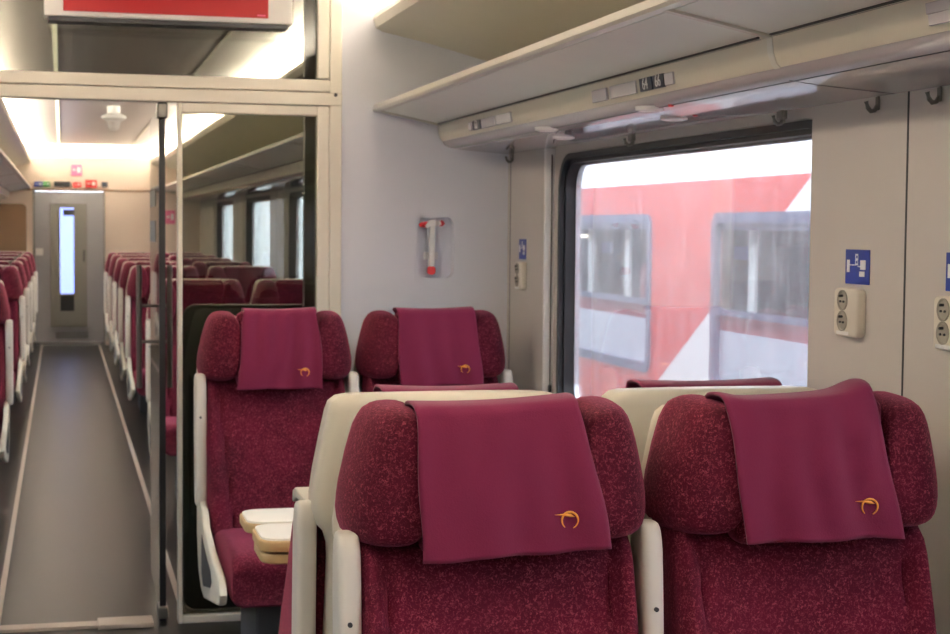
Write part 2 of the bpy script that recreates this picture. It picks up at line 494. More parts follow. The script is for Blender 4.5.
# white wall built around the hammer niche
box(bm, 1.09, nx0-.012, y0, y1, 0, 2.62); box(bm, nx1+.012, 1.86, y0, y1, 0, 2.62)
box(bm, nx0-.012, nx1+.012, y0, y1, 0, nz0-.012); box(bm, nx0-.012, nx1+.012, y0, y1, nz1+.012, 2.62)
box(bm, nx0-.012, nx1+.012, y1-.006, y1, nz0-.012, nz1+.012)
out = []
ol = rrect(nx0-.012, nx1+.012, nz0-.012, nz1+.012, .001); il = rrect(nx0, nx1, nz0, nz1, .03)
ringframe(bm, ol, il, y0, y1-.006, 'y')
wp = struct('wall_partition', bm, 'wallw', ang=25)
obj('niche_rim', ringframe(nb(), rrect(nx0-.014, nx1+.014, nz0-.014, nz1+.014, .01), rrect(nx0-.003, nx1+.003, nz0-.003, nz1+.003, .032), y0-.002, y0+.001, 'y'), 'wallw', wp)
# left solid part of the partition
struct('wall_partition_left', bx(XL-.08, -.50, y0, y1, 0, 2.62), 'wallw')
# cream frame members
bm = nb()
def fb(x0, x1, z0, z1, d=.0): box(bm, x0, x1, y0-.012-d, y1+.012, z0, z1, bev=.003, seg=1)
fb(-.50, 1.045, 2.118, 2.165); fb(-.50, 1.09, 2.063, 2.113, .006)       # two header bars
fb(1.042, 1.09, 0, 2.62); fb(.992, 1.040, 0, 2.060); fb(.992, 1.040, 2.17, 2.62)
fb(.46, .992, 2.022, 2.060); fb(.442, .460, 0, 2.060); fb(-.55, -.50, 0, 2.62)
fb(.46, .992, .0, .03)
pf = struct('trim_20', bm, 'frame')
obj('frame_screw', lathe(nb(), [(.001, -.004), (.007, -.004), (.008, 0)], (1.064, y0-.017, 2.106), 'y', 12), 'darkgrey', pf)
struct('window_30', bx(.458, .996, y0+.02, y0+.028, .02, 2.03), 'tint2')
struct('window_31', bx(-.50, .996, y0+.02, y0+.028, 2.155, 2.60), 'tint')
struct('trim_21', bx(-.50, .13, y0-.02, y1+.01, .0, .012), 'strip')
struct('trim_22', bx(.13, .345, y0-.05, y1+.03, .0, .02, bev=.004), 'strip')
# wardrobe side panel standing behind the glass
struct('trim_23', bx(.955, 1.03, YP+.08, YP+.13, 0, 2.60), 'doorf')
# low dark panel standing in for a seat back behind the fixed glass
sc = slab(nb(), rrect(.475, 1.085, .02, 1.262, .05), YP+.14, YP+.19, 'y', bev=.008)
for v in sc.verts: v.co -= Vector((.78, YP+.165, 0))
tag(obj('seat_back_stand_in', sc, 'lowdark', loc=(.78, YP+.165, 0)), 'low dark green-grey panel standing in for a seat back behind the tinted glass', 'screen')

# open glass door leaf
dx = .386
leaf = struct('door_1', bx(dx-.005, dx+.005, YP+.075, 7.46, .03, 2.045), 'doorglass')
obj('edge_strip', bx(dx-.012, dx+.012, YP+.055, YP+.085, .0, 2.03), 'black', leaf)
bm = bx(dx-.02, dx+.02, YP+.02, YP+.12, 2.0, 2.062, bev=.006); obj('top_clamp', bm, 'steel', leaf)
bm = bx(dx-.02, dx+.02, YP+.03, YP+.14, .012, .06, bev=.006); obj('bottom_clamp', bm, 'steel', leaf)
bm = nb()
for z0_, z1_ in ((1.66, 1.73), (1.51, 1.60)): box(bm, dx-.007, dx+.007, 7.02, 7.44, z0_, z1_)
obj('warning_sticker', bm, 'doorf', leaf)
for s in (-1, 1):
    h = obj('handle', tube(nb(), [(dx+s*.065, 7.22, 1.41), (dx+s*.065, 7.22, .88)], .012, 12), 'steel', leaf)
bm = nb()
for z in (1.235, 1.08): tube(bm, [(dx-.065, 7.22, z), (dx+.065, 7.22, z)], .007, 8)
obj('handle_standoff', bm, 'steel', leaf)
# dark foot panel below the handle on the leaf
# information display hung under the ceiling in front of the transom
dr = empty('information_display', (.4, 6.4, 2.345)); tag(dr, 'white framed red screen display hung above the aisle in front of the partition', 'display')
def loc_obj(name, bm, m, root, lab=None, **k):
    for v in bm.verts: v.co -= Vector(root.location)
    o = obj(name, bm, m, root, **k)
    if lab: o['label'] = lab
    return o
loc_obj('housing', bx(-.059, .862, 6.35, 6.47, 2.352, 2.597, bev=.006), 'white', dr)
loc_obj('underside', bx(-.045, .845, 6.362, 6.465, 2.335, 2.351), 'darkgrey', dr)
loc_obj('screen', bx(.010, .768, 6.345, 6.352, 2.372, 2.575), 'screen', dr, 'red screen')
loc_obj('screen_caption', bx(.726, .758, 6.3435, 6.346, 2.378, 2.384), 'pink', dr)

# emergency hammer
hr = empty('emergency_hammer', (1.466, YP-.0, 1.49)); tag(hr, 'white emergency hammer with red tips in a niche on the white wall', 'hammer')
yc = YP+.012
bm = slab(nb(), rrect(1.455, 1.479, 1.42, 1.605, .008), yc-.014, yc+.012, 'y', bev=.005); loc_obj('handle', bm, 'white', hr)
bm = slab(nb(), [(1.435, 1.585), (1.45, 1.607), (1.47, 1.612), (1.50, 1.607), (1.503, 1.593), (1.48, 1.586), (1.46, 1.588), (1.447, 1.578)], yc-.018, yc+.012, 'y'); loc_obj('head', bm, 'white', hr)
bm = lathe(nb(), [(.001, -.036), (.010, -.028), (.013, 0), (.012, .01)], (0,0,0), 'x', 12)
for v in bm.verts: v.co += Vector((1.448, yc, 1.592))
loc_obj('striking_tip', bm, 'red', hr, 'red striking tip')
bm = lathe(nb(), [(.012, -.005), (.012, .008), (.001, .018)], (1.505, yc, 1.598), 'x', 12); loc_obj('rear_tip', bm, 'red', hr, 'red rear tip')
bm = slab(nb(), rrect(1.450, 1.482, 1.388, 1.424, .014), yc-.014, yc+.012, 'y', bev=.004); loc_obj('grip_end', bm, 'red', hr, 'red grip end')
loc_obj('clip', bx(1.44, 1.495, YP+.018, YP+.043, 1.45, 1.48), 'white', hr)

# ------------------------------------------------------------------ sockets and signs on the right wall
def socket(y, wy, label, g='double power sockets'):
    """y: centre along the wall"""
    x = XR; h = .112; zc = 1.392
    r = empty('power_socket', (x, y, zc)); tag(r, label, 'socket', g)
    bm = slab(nb(), rrect(y-wy/2, y+wy/2, zc-h/2, zc+h/2, .014), x-.024, x, 'x', bev=.006)
    loc_obj('housing', bm, 'outlet', r)
    for s in (-1, 1):
        zz = zc+.004+s*.024
        yy = y+.012
        w = loc_obj('socket_well', lathe(nb(), [(.024, .004), (.024, -.003), (.021, -.0035), (.019, -.001), (.001, -.001)], (x-.024, yy, zz), 'x', 22), 'outletin', r)
        bm = nb()
        for q in (-.008, .008): lathe(bm, [(.0025, -.0042), (.0025, .001)], (x-.024, yy+q, zz-.003), 'x', 8)
        lathe(bm, [(.003, -.010), (.003, .001)], (x-.024, yy, zz+.010), 'x', 8)
        for v in bm.verts: v.co -= Vector(r.location)
        obj('contact', bm, 'darkgrey', w)
    loc_obj('label_window', bx(x-.0255, x-.02, y-.02, y+.04, zc-.052, zc-.044), 'white', r)
def sign(y, wy, label):
    x = XR; z0_, z1_ = 1.458, 1.538
    r = tag(obj('socket_sign', slab(nb(), rrect(y-wy/2, y+wy/2, z0_, z1_, .002), x-.002, x, 'x'), 'blue'), label, 'sign', 'blue signs over the sockets')
    bm = nb()
    f = wy/.115
    def q(a0, a1, b0, b1): box(bm, x-.0032, x-.0015, y-a1*f, y-a0*f, z0_+b0, z0_+b1)
    q(-.048, -.036, .027, .056)                          # plug body
    q(-.036, -.006, .043, .0455); q(-.008, .004, .044, .070)   # cable and socket symbol
    q(.004, .014, .040, .0425); q(.016, .040, .034, .056); q(.012, .036, .018, .030)    # laptop
    obj('pictogram', bm, 'white', r)
    b2 = nb(); box(b2, x-.0036, x-.0014, y-.003*f, y-.001*f+.004, z0_+.048, z0_+.054); box(b2, x-.0036, x-.0014, y-.003*f, y-.001*f+.004, z0_+.060, z0_+.066)
    obj('pictogram_hole', b2, 'blue', r)
socket(3.498, .118, 'white double power socket on the grey pillar right of the wet window')
sign(3.485, .118, 'blue plug and laptop sign right of the wet window')
socket(3.045, .11, 'white double power socket cut off by the right picture edge')
sign(3.035, .11, 'blue sign cut off by the right picture edge')
socket(6.33, .10, 'white double power socket on the narrow pillar left of the wet window')
sign(6.345, .10, 'blue plug and laptop sign left of the wet window')

# ------------------------------------------------------------------ seats
def wing_loops(s):
    # outline of one headrest wing, local x (outwards) / z
    base = [(.150, 1.252), (.175, 1.262), (.215, 1.262), (.240, 1.253), (.258, 1.222), (.272, 1.17), (.286, 1.11), (.293, 1.06),
            (.286, 1.022), (.262, 1.004), (.22, .998), (.18, .999), (.155, 1.012), (.138, 1.05), (.129, 1.10), (.128, 1.16), (.135, 1.215)]
    cx_, cz_ = .152, 1.128
    prof = [(.085, 1, 1, 1), (.05, .98, 1, 1), (.0, .97, 1, .99), (-.045, .91, 1, .965), (-.08, .80, .97, .925), (-.10, .68, .85, .87), (-.110, .54, .6, .80), (-.114, .34, .3, .64)]
    rings = []
    for y, so, si, sz in prof:
        rings.append([(s*(cx_+(x-cx_)*(so if x > cx_ else si)), y, cz_+(z-cz_)*sz) for x, z in base])
    return rings

def backrest_mesh():
    bm = nb(); rings = []
    zs = [.40+.61*i/22 for i in range(23)]
    N = 40
    for z in zs:
        lean = -.20*(1.0-z)
        xs = .168+.05*max(0, (z-.45)/.53)
        w = .262
        ring = []
        for i in range(N+1):
            x = -w+2*w*i/N; ax = abs(x)
            y = -.035
            bul = .045*(1-math.exp(-max(0, ax-xs)*40)) if ax > xs else 0
            y -= bul
            y += .016*math.exp(-((ax-xs)/.006)**2)
            y += .01*(ax/xs)**2*-1 if ax < xs else -.01
            e = max(0, (ax-(w-.03))/.03)
            y += .05*(1-math.sqrt(max(0, 1-e*e)))
            y -= .012*math.sin((z-.4)/.61*PI)
            te = max(0, (z-.96)/.05); y += .03*te*te
            ring.append((x, y+lean, z))
        ring += [(w, .06+lean, z), (w-.02, .088+lean, z), (0, .09+lean, z), (-w+.02, .088+lean, z), (-w, .06+lean, z)]
        rings.append(ring)
    return loft(bm, rings)

def shell_mesh():
    half = [(0, 1.238), (.10, 1.238), (.205, 1.237), (.228, 1.233), (.243, 1.222), (.250, 1.204), (.262, 1.15), (.276, 1.08), (.283, 1.03), (.282, 1.0), (.274, .972), (.258, .955),
            (.250, .93), (.248, .90), (.249, .80), (.250, .65), (.250, .5), (.248, .36), (.22, .33), (0, .33)]
    pts = [(x, z) for x, z in half] + [(-x, z) for x, z in half[-2:0:-1]]
    bm = nb()
    rings = []
    for y, d in ((.088, .004), (.092, 0), (.120, 0), (.132, .006), (.138, .016), (.140, .028)):
        q = inset(pts, d) if d else pts
        rings.append([(a, y-.20*max(0, (1.0-b))*.9, b) for a, b in q])
    # head part hugs the wings: pull rim forward
    rings.insert(0, [(a*.985, .03-.20*max(0, (1.0-b))*.9 if b > .95 else .087-.18*(1.0-b), b-.004) for a, b in pts])
    return loft(bm, rings, cap0=False)

def side_bolster_mesh(s):
    pts = [(.05, .975), (-.20, .975), (-.255, .96), (-.31, .90), (-.40, .78), (-.50, .66), (-.57, .56), (-.58, .48), (-.3, .42), (.0, .42), (.04, .6)]
    a, b = sorted((s*.232, s*.268))
    return slab(nb(), pts, a, b, 'x', bev=.012)
def bolster_cap_mesh(s):
    a, b = sorted((s*.236, s*.272))
    return slab(nb(), [(.05, .974), (-.21, .974), (-.262, .957), (-.270, .962), (-.262, .985), (-.23, .995), (.05, .995)], a, b, 'x', bev=.004)

def side_shell_mesh(s):
    pts = [(.04, .56), (-.10, .565), (-.19, .545), (-.24, .50), (-.5, .46), (-.82, .435), (-.86, .42), (-.88, .385), (-.86, .35), (-.80, .335), (-.26, .24), (-.14, .25), (-.03, .30), (.04, .42)]
    a, b = sorted((s*.262, s*.288))
    return slab(nb(), pts, a, b, 'x', bev=.008)
def inset_mesh(s):
    pts = [(-.20, .46), (-.32, .43), (-.55, .40), (-.60, .37), (-.55, .34), (-.28, .29), (-.20, .32)]
    a, b = sorted((s*.286, s*.2905))
    return slab(nb(), pts, a, b, 'x')

def arm_mesh(s, out=.0):
    # upright folded armrest
    x0, x1 = (.260, .303) if s < 0 else (.270, .312)
    a, b = sorted((s*x0, s*x1))
    bm = nb(); rings = []
    prof = [(.545, .5), (.552, .75), (.57, .95), (.62, 1), (.80, 1.02), (.96, 1), (1.005, .92), (1.024, .72), (1.034, .4)]
    for z, k in prof:
        cy = -.035-.06*(1.0-z)
        rr = rrect(a+(b-a)*(1-min(1, .75+.25*k))/2, b-(b-a)*(1-min(1, .75+.25*k))/2, cy-.045*k, cy+.045*k, .014 if k > .45 else .009, 4)
        rings.append([(x, y, z) for x, y in rr])
    return loft(bm, rings)

def cushion_mesh():
    bm = nb(); rings = []
    prof = [(-.855, .04, .36, .44), (-.868, .0, .345, .475), (-.85, 0, .335, .50), (-.80, 0, .33, .512), (-.6, 0, .33, .508), (-.3, 0, .33, .49), (-.12, 0, .33, .47)]
    for y, i, z0_, z1_ in prof:
        rr = rrect(-.245+i, .245-i, z0_, z1_, min(.04, (z1_-z0_)*.4), 5)
        rings.append([(x, y, z - (.012*math.cos(x/.245*PI/2) if z > .42 else 0)) for x, z in rr])
    return loft(bm, rings)

MESH = {}
def cached(key, fn, m, sub=0, ang=40):
    if key not in MESH:
        o = obj(key, fn(), m, sub=sub, ang=ang); MESH[key] = (o.data, sub)
        bpy.data.objects.remove(o)
    return MESH[key]
def part(root, name, key, fn, m, sub=0, ang=40, label=None, parent=None):
    me, sb = cached(key, fn, m, sub, ang)
    o = bpy.data.objects.new(name, me); COL.objects.link(o); o.parent = parent or root
    if sb: s = o.modifiers.new('Subsurf', 'SUBSURF'); s.levels = sb; s.render_levels = sb
    if label: o['label'] = label
    return o

def make_seat(loc, away, label, group, arms=(-1,)):
    r = empty('train_seat', loc, PI if away else 0); tag(r, label, 'seat', group)
    part(r, 'backrest', 'backrest', backrest_mesh, 'plush', ang=80)
    hp = part(r, 'headrest_pad', 'headrest_pad', lambda: bx(-.15, .15, -.088, -.012, .985, 1.262, bev=.025, seg=4), 'plush', ang=80)
    if away: hp.location.z = -.04
    for s in (-1, 1):
        wg = part(r, 'headrest_wing', 'wing%d' % s, lambda s=s: loft(nb(), wing_loops(s)), 'plush', sub=1, ang=80)
        if away: wg.location.z = -.055; wg.scale.x = .95
        elif s > 0: wg.location.x = .008
        if away: part(r, 'side_bolster', 'bolster%d' % s, lambda s=s: side_bolster_mesh(s), 'plush')
        if away: part(r, 'bolster_cap', 'cap%d' % s, lambda s=s: bolster_cap_mesh(s), 'shell', label='beige cap of the side bolster')
        sh = part(r, 'side_shell', 'side%d' % s, lambda s=s: side_shell_mesh(s), 'shell', label='beige side shell of the seat base')
        part(r, 'side_vent', 'vent%d' % s, lambda s=s: inset_mesh(s), 'darkgrey', parent=sh, label='dark inset in the side shell')
    part(r, 'back_shell', 'shell', shell_mesh, 'shell', ang=50, label='beige plastic back shell')
    part(r, 'seat_cushion', 'cushion', cushion_mesh, 'plush', ang=70)
    part(r, 'pedestal', 'pedestal', lambda: bx(-.14, .14, -.62, -.12, 0, .335, bev=.01), 'pedestal')
    for s in arms:
        a = part(r, 'armrest', 'arm%d' % s, lambda s=s: arm_mesh(s), 'arm', sub=1, ang=70, label='pale armrest folded upright')
        if away: a.location.y = .10; a.location.z = -.02
        part(r, 'armrest_screw', 'screw%d' % s, lambda s=s: lathe(nb(), [(.001, -.002), (.0045, -.002), (.0045, .003)], (s*(.284 if s < 0 else .292), -.092, .875), 'y', 10), 'darkgrey', parent=a)
    return r

def cover(root_loc, away, p, label, wr=0, seed=0):
    """p: xtl,xtr,xbl,xbr,zbl,zbr,(ztl,ztr) front corners in seat coordinates; hangs over the headrest"""
    xtl, xtr, xbl, xbr, zbl, zbr, ztl, ztr = p
    rnd = random.Random(seed); ph = [rnd.uniform(0, 6) for _ in range(6)]
    bm = nb(); NU, NV = 36, 44
    G = []
    for j in range(NV+1):
        v = j/NV; row = []
        for i in range(NU+1):
            u = i/NU
            zt = ztl+(ztr-ztl)*u
            bumpc = (.016*math.exp(-((u-.98)/.11)**2)+.007*math.exp(-((u-.02)/.1)**2)-.004) if ztr > 1.28 else 0
            if v < .16:                    # behind the headrest
                k = v/.16; x = (xtl+.01)+(xtr-xtl-.02)*u; y = -.008+.02*(1-k); z = 1.19+(zt-.022-1.19)*k
                if k > .999: z = zt-.022
            elif v < .34:                  # over the top
                k = (v-.16)/.18; a = k*PI
                x = xtl+(xtr-xtl)*u
                rr = .052
                y = -.060+rr*math.cos(a); z = zt-.022+.022*math.sin(a)**.6
                z -= .006*math.sin(u*PI)*math.sin(a)
            else:
                k = (v-.34)/.66
                xa = xtl+(xtr-xtl)*u; xb = xbl+(xbr-xbl)*u
                e = k**.8
                x = xa+(xb-xa)*e; zb = zbl+(zbr-zbl)*u
                z = (zt-.022)+(zb-(zt-.022))*k
                y = -.112-.020*math.sin(min(1, k*1.1)*PI*.6)
                amp = (.3+.7*k)*.006
                y += amp*math.sin(u*9+ph[0]+k*1.2)+amp*.6*math.sin(u*21+ph[1]-k*2)
                y += wr*.006*math.sin(u*26+ph[2]+2*k)*math.exp(-((k-.4)/.5)**2)
                x += .0025*math.sin(k*7+ph[3]+u)
                z += .002*math.sin(u*12+ph[4])*k
                if bumpc: z += bumpc*(1-k)**3
            if v < .34 and bumpc and v > .16: z += bumpc*math.sin((v-.16)/.18*PI/1.0)**.5 if v < .34 else bumpc
            row.append(bm.verts.new((x, y, z)))
        G.append(row)
    for j in range(NV):
        for i in range(NU):
            bm.faces.new((G[j][i], G[j][i+1], G[j+1][i+1], G[j+1][i]))
    o = obj('headrest_cover', bm, 'cloth', ang=80)
    sd = o.modifiers.new('Solid', 'SOLIDIFY'); sd.thickness = .006; sd.offset = 0
    o.location = root_loc
    if away: o.location.y -= .03
    o.rotation_euler = (0,0,PI if away else 0)
    tag(o, label, 'headrest cover', 'maroon headrest covers')
    # hem
    if not away:
        lx, lz = (xbl+(xbr-xbl)*.78), (zbl+zbr)/2+.062
        b = nb(); Y = -.14
        N = 22; R, t = .0165, .0026
        A0, A1 = -PI*.36, PI*1.30
        outer = [(lx+R*math.cos(A0+(A1-A0)*i/N), Y, lz+R*math.sin(A0+(A1-A0)*i/N)) for i in range(N+1)]
        innr = [(lx+(R-t*(.5+.9*math.sin(PI*i/N)))*math.cos(A0+(A1-A0)*i/N), Y, lz+(R-t*(.5+.9*math.sin(PI*i/N)))*math.sin(A0+(A1-A0)*i/N)) for i in range(N+1)]
        vo = [b.verts.new(q) for q in outer]; vi = [b.verts.new(q) for q in innr]
        for i in range(N): b.faces.new((vo[i], vo[i+1], vi[i+1], vi[i]))
        vs = [b.verts.new((lx+dx_, Y-.0005, lz+dz_)) for dx_, dz_ in ((-.030, .0105), (-.012, .0115), (.002, .0115), (.009, .006), (.0, .0055), (-.012, .0085))]
        b.faces.new(vs)
        lg = obj('embroidered_logo', b, 'gold', o); lg['label'] = 'gold embroidered open ring with a dart'
        s2 = lg.modifiers.new('Solid', 'SOLIDIFY'); s2.thickness = .003; s2.offset = 0
        sw = lg.modifiers.new('Wrap', 'SHRINKWRAP'); sw.target = o; sw.wrap_method = 'PROJECT'; sw.use_project_y = True; sw.use_project_x = False; sw.use_project_z = False
        sw.use_negative_direction = True; sw.use_positive_direction = True; sw.offset = .0015; sw.wrap_mode = 'ABOVE_SURFACE'
        # shrinkwrap first, then thickness
        lg.modifiers.move(1, 0)
    return o

XA, XB = .777, 1.381
G1 = 'seats facing the camera before the partition'
FY, RY, AY = 2.95, 6.20, 3.44
make_seat((XA, FY, 0), False, 'maroon plush seat nearest the camera beside the aisle', G1, arms=(-1, 1))
make_seat((XB, FY, 0), False, 'maroon plush seat nearest the camera beside the window', G1, arms=())
make_seat((XA, RY, 0), False, 'maroon plush aisle seat in front of the tinted glass panel', G1, arms=(-1, 1))
make_seat((XB, RY, 0), False, 'maroon plush seat under the emergency hammer by the white wall', G1, arms=(1,))
G2 = 'seats facing away whose beige backs show'
make_seat((XA, AY, 0), True, 'seat facing away beside the aisle, beige back behind the nearest aisle seat', G2, arms=(1, -1))
make_seat((XB, AY, 0), True, 'seat facing away by the window, beige back behind the nearest window seat', G2, arms=(-1,))
cover((XA, FY, 0), False, (-.172, .128, -.162, .186, .987, 1.001, 1.266, 1.276), 'maroon cloth cover with gold logo on the nearest aisle seat', wr=.35, seed=1)
cover((XB, FY, 0), False, (-.190, .108, -.151, .168, .999, .999, 1.270, 1.283), 'maroon cloth cover with raised corner on the nearest window seat', wr=.5, seed=2)
cover((XA, RY, 0), False, (-.127, .142, -.152, .165, .980, .979, 1.275, 1.278), 'creased maroon cloth cover on the aisle seat before the tinted glass', wr=1., seed=3)
cover((XB, RY, 0), False, (-.155, .143, -.148, .174, .982, .985, 1.275, 1.278), 'smooth maroon cloth cover on the seat under the hammer', seed=4)
cover((XA, AY, 0), True, (-.18, .12, -.16, .16, .95, .95, 1.240, 1.240), 'dark edge of cover on the away-facing aisle seat behind the nearest one', seed=5)
cover((XB, AY, 0), True, (-.19, .145, -.16, .16, .95, .95, 1.243, 1.243), 'dark edge of cover on the away-facing window seat silhouetted against the window', seed=6)

# far saloon: whole trees copied from one prototype of each side
def kids(o): return [c for c in bpy.data.objects if c.parent == o]
def copy_tree(o, parent=None):
    c = o.copy(); COL.objects.link(c)
    if parent: c.parent = parent
    for ch in kids(o): copy_tree(ch, c)
    return c
rows = [9.85, 13.1, 14.75, 16.4, 18.1, 19.8]
ordn = ['first', 'second', 'third', 'fourth', 'fifth', 'last']
proto = {}
for k, y in enumerate(rows):
    for key, x, arms, what in (('a', XA-.0, (-1, 1), 'aisle seat right of the aisle'), ('b', XB, (1,), 'window seat right of the aisle'), ('l', -.585, (-1, 1), 'single seat left of the aisle')):
        lb = 'maroon %s, %s row beyond the glass partition' % (what, ordn[k])
        gg = 'seats beyond the glass partition'
        if key not in proto:
            proto[key] = make_seat((x, y, 0), False, lb, gg, arms)
            for ch in kids(proto[key]):
                if ch.name.startswith('back_shell'): ch.scale = (1.035, 1, 1.022); ch.location.y = -.03
        else:
            c = copy_tree(proto[key]); c.location = (x, y, 0); c['label'] = lb

# ------------------------------------------------------------------ folding table between the facing rows
tb = empty('folding_table', (1.1, 4.65, 0)); tag(tb, 'white topped folding table with wooden edge between the facing seats', 'table')
def leaf_pts(x0, x1, y0_, y1_, r): return rrect(x0, x1, y0_, y1_, r)
def leafm(x0, y0_, y1_, z0_, z1_, m, nm, lab=None):
    bm = slab(nb(), rrect(x0, 1.76, y0_, y1_, .055), z0_, z1_, 'z', bev=.006); return loc_obj(nm, bm, m, tb, lab)
leafm(.505, 4.665, 4.905, .703, .732, 'tablewood', 'table_leaf', 'wooden edged rear leaf')
leafm(.512, 4.672, 4.898, .7315, .738, 'tabletop', 'leaf_surface', 'white laminate surface')
leafm(.520, 4.405, 4.660, .668, .696, 'tablewood', 'table_leaf', 'wooden edged lower half of the front leaf')
leafm(.515, 4.400, 4.655, .700, .732, 'tablewood', 'table_leaf', 'wooden edged front leaf')
leafm(.522, 4.408, 4.648, .7315, .738, 'tabletop', 'leaf_surface', 'white laminate surface')
loc_obj('table_leg', bx(1.25, 1.33, 4.60, 4.72, .03, .69, bev=.01), 'steel', tb)
loc_obj('table_foot', bx(1.15, 1.43, 4.52, 4.80, .0, .03, bev=.008), 'steel', tb)

# ------------------------------------------------------------------ end wall of the far saloon
bm = nb()
box(bm, XL-.1, -.345, YE, YE+.1, 0, 2.62); box(bm, .54, XR+.1, YE, YE+.1, 0, 2.62); box(bm, -.345, .54, YE, YE+.1, 2.015, 2.62)
struct('wall_end', bm, 'wood')
struct('wall_near', bx(XL-.1, XR+.1, Y0-.1, Y0, 0, 2.62), 'wallw')
struct('trim_30', bx(XL, XR, YE-.012, YE, 2.02, 2.04), 'brown')
struct('trim_31', bx(XL+.1, XR-.1, YE-.42, YE-.28, 2.49, 2.505, bev=.004), 'cove')
fy = YE-.005
d2 = struct('door_2', bx(-.335, .53, YE+.0, YE+.06, 0, 2.01), 'doorg')
obj('door_frame_post', bx(-.36, -.335, YE-.02, YE+.02, 0, 2.03), 'doorf', d2); 
obj('door_frame_post', bx(.53, .55, YE-.02, YE+.02, 0, 2.03), 'doorf', d2)
dp = obj('door_panel', ringframe(nb(), rrect(-.145, .322, .245, 1.855, .01), rrect(-.02, .155, .68, 1.80, .01), fy-.03, fy, 'y'), 'doorf', d2)
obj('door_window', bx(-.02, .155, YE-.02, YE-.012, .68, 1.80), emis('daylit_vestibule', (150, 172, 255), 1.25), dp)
obj('lower_sticker', bx(-.02, .155, fy-.032, fy-.03, .455, .66), 'black', dp)
obj('upper_sticker', bx(.02, .165, fy-.034, fy-.031, 1.70, 1.775), 'black', dp)
obj('door_handle', bx(.27, .295, fy-.05, fy-.028, 1.1, 1.25, bev=.004), 'black', dp)
obj('door_button', bx(-.33, -.235, fy-.03, fy, 1.18, 1.27), 'white', d2)
bm = nb()
for k in range(5): box(bm, -.08, .33, fy-.012, fy, .10+k*.018, .11+k*.018)
obj('door_grille', bm, 'silver', d2)
obj('kick_plate', bx(-.33, .53, fy-.01, fy, .0, .05), 'silver', d2)
tag(obj('side_screen', slab(nb(), rrect(-.92, -.415, .0, 1.83, .06), 20.9, 20.93, 'y'), 'brown'), 'brown rounded screen at the far left end of the saloon', 'screen')
sg = [('blue and white notice at the left of the row over the far door', -.344, -.235, 2.067, 2.135, 'blue'), ('green exit pictogram sign over the far door', -.23, -.144, 2.067, 2.135, 'green'),
      ('black narrow number display over the far door', -.093, .11, 2.073, 2.14, 'black'), ('small red notice over the far door', .147, .25, 2.067, 2.135, 'redsign'),
      ('larger red notice over the right edge of the far door', .305, .45, 2.062, 2.165, 'redsign'), ('small dark blue notice right of the red ones', .51, .585, 2.075, 2.142, 'digits'),
      ('green exit sign at the right end of the far wall', 1.146, 1.276, 2.085, 2.16, 'green'), ('pink fire equipment sign above the far door', .123, .262, 2.216, 2.365, 'pink'),
      ('pink notice low on the far wall behind the glass door', 1.33, 1.46, 1.60, 1.78, 'pink')]
for lb, a, b, c, d, m in sg:
    o = tag(obj('wall_sign', bx(a, b, YE-.03 if c > 2 and c < 2.2 else YE-.012, YE-.001, c, d, bev=.004, seg=1), m), lb, 'sign')
    if m in ('redsign', 'green', 'pink', 'blue'):
        bmw = nb(); yy = (YE-.032) if 2 < c < 2.2 else YE-.014
        w_ = (b-a); h_ = (d-c)
        for q in range(2): box(bmw, a+w_*(.15+.42*q), a+w_*(.42+.42*q), yy, yy+.003, c+h_*(.3 if q else .45), c+h_*(.75 if q else .6))
        obj('sign_mark', bmw, 'white', o)
# ceiling detector
bm = lathe(nb(), [(.055, 0), (.055, -.06), (.105, -.085), (.105, -.105), (.06, -.13), (.045, -.19), (.03, -.205), (.001, -.21)], (0,0,0), 'z', 24)
tag(obj('ceiling_detector', bm, 'white', loc=(.44, 14.6, 2.6)), 'white ceiling detector above the far aisle', 'detector')

# ------------------------------------------------------------------ the red coach on the next track
tr = empty('parked_railway_coach', (5.2, 8, -1.2)); tag(tr, 'red and white railway coach standing on the next track outside the window', 'railway coach')
TX = 4.0
def tl(name, bm, m, par=None, lab=None, **k):
    for v in bm.verts: v.co -= Vector(tr.location)
    o = obj(name, bm, m, par or tr, **k)
    if lab: o['label'] = lab
    return o
TW = [(-8.2, -6.15), (-5.0, -2.95), (-1.75, .3), (1.45, 3.5), (4.65, 6.7), (7.7, 9.75), (10.93, 12.98), (14.1, 16.15), (17.3, 19.35)]
TA, TB = -10, 26
zlo, zhi = .60, 1.66
def dline(y): return 1.887-.57*(y-8.37)
# side skin as a strip mesh with window holes: split into cells, red or white by the diagonal
ztop, zbot = 1.90, -.9
def cell(bm, y0_, y1_, z0_, z1_):
    if y1_-y0_ < 1e-4 or z1_-z0_ < 1e-4: return
    box(bm, TX, TX+.05, y0_, y1_, z0_, z1_)
bm = nb(); prev = TA
for a, b in TW:
    cell(bm, prev, a, zbot, ztop); cell(bm, a, b, zbot, zlo); cell(bm, a, b, zhi, ztop); prev = b
cell(bm, prev, TB, zbot, ztop)
sk = tl('body_side', bm, 'tred', lab='red body side with white diagonal')
nt = M['tred'].node_tree; bs = nt.nodes['Principled BSDF']
# the livery: white field on one side of a diagonal line (painted livery, fixed to the body)
geo = nt.nodes.new('ShaderNodeTexCoord'); sx = nt.nodes.new('ShaderNodeSeparateXYZ'); nt.links.new(geo.outputs['Object'], sx.inputs[0])
m1 = nt.nodes.new('ShaderNodeMath'); m1.operation = 'MULTIPLY'; m1.inputs[1].default_value = .57
nt.links.new(sx.outputs['Y'], m1.inputs[0])
ad = nt.nodes.new('ShaderNodeMath'); ad.operation = 'ADD'; nt.links.new(m1.outputs[0], ad.inputs[0]); nt.links.new(sx.outputs['Z'], ad.inputs[1])
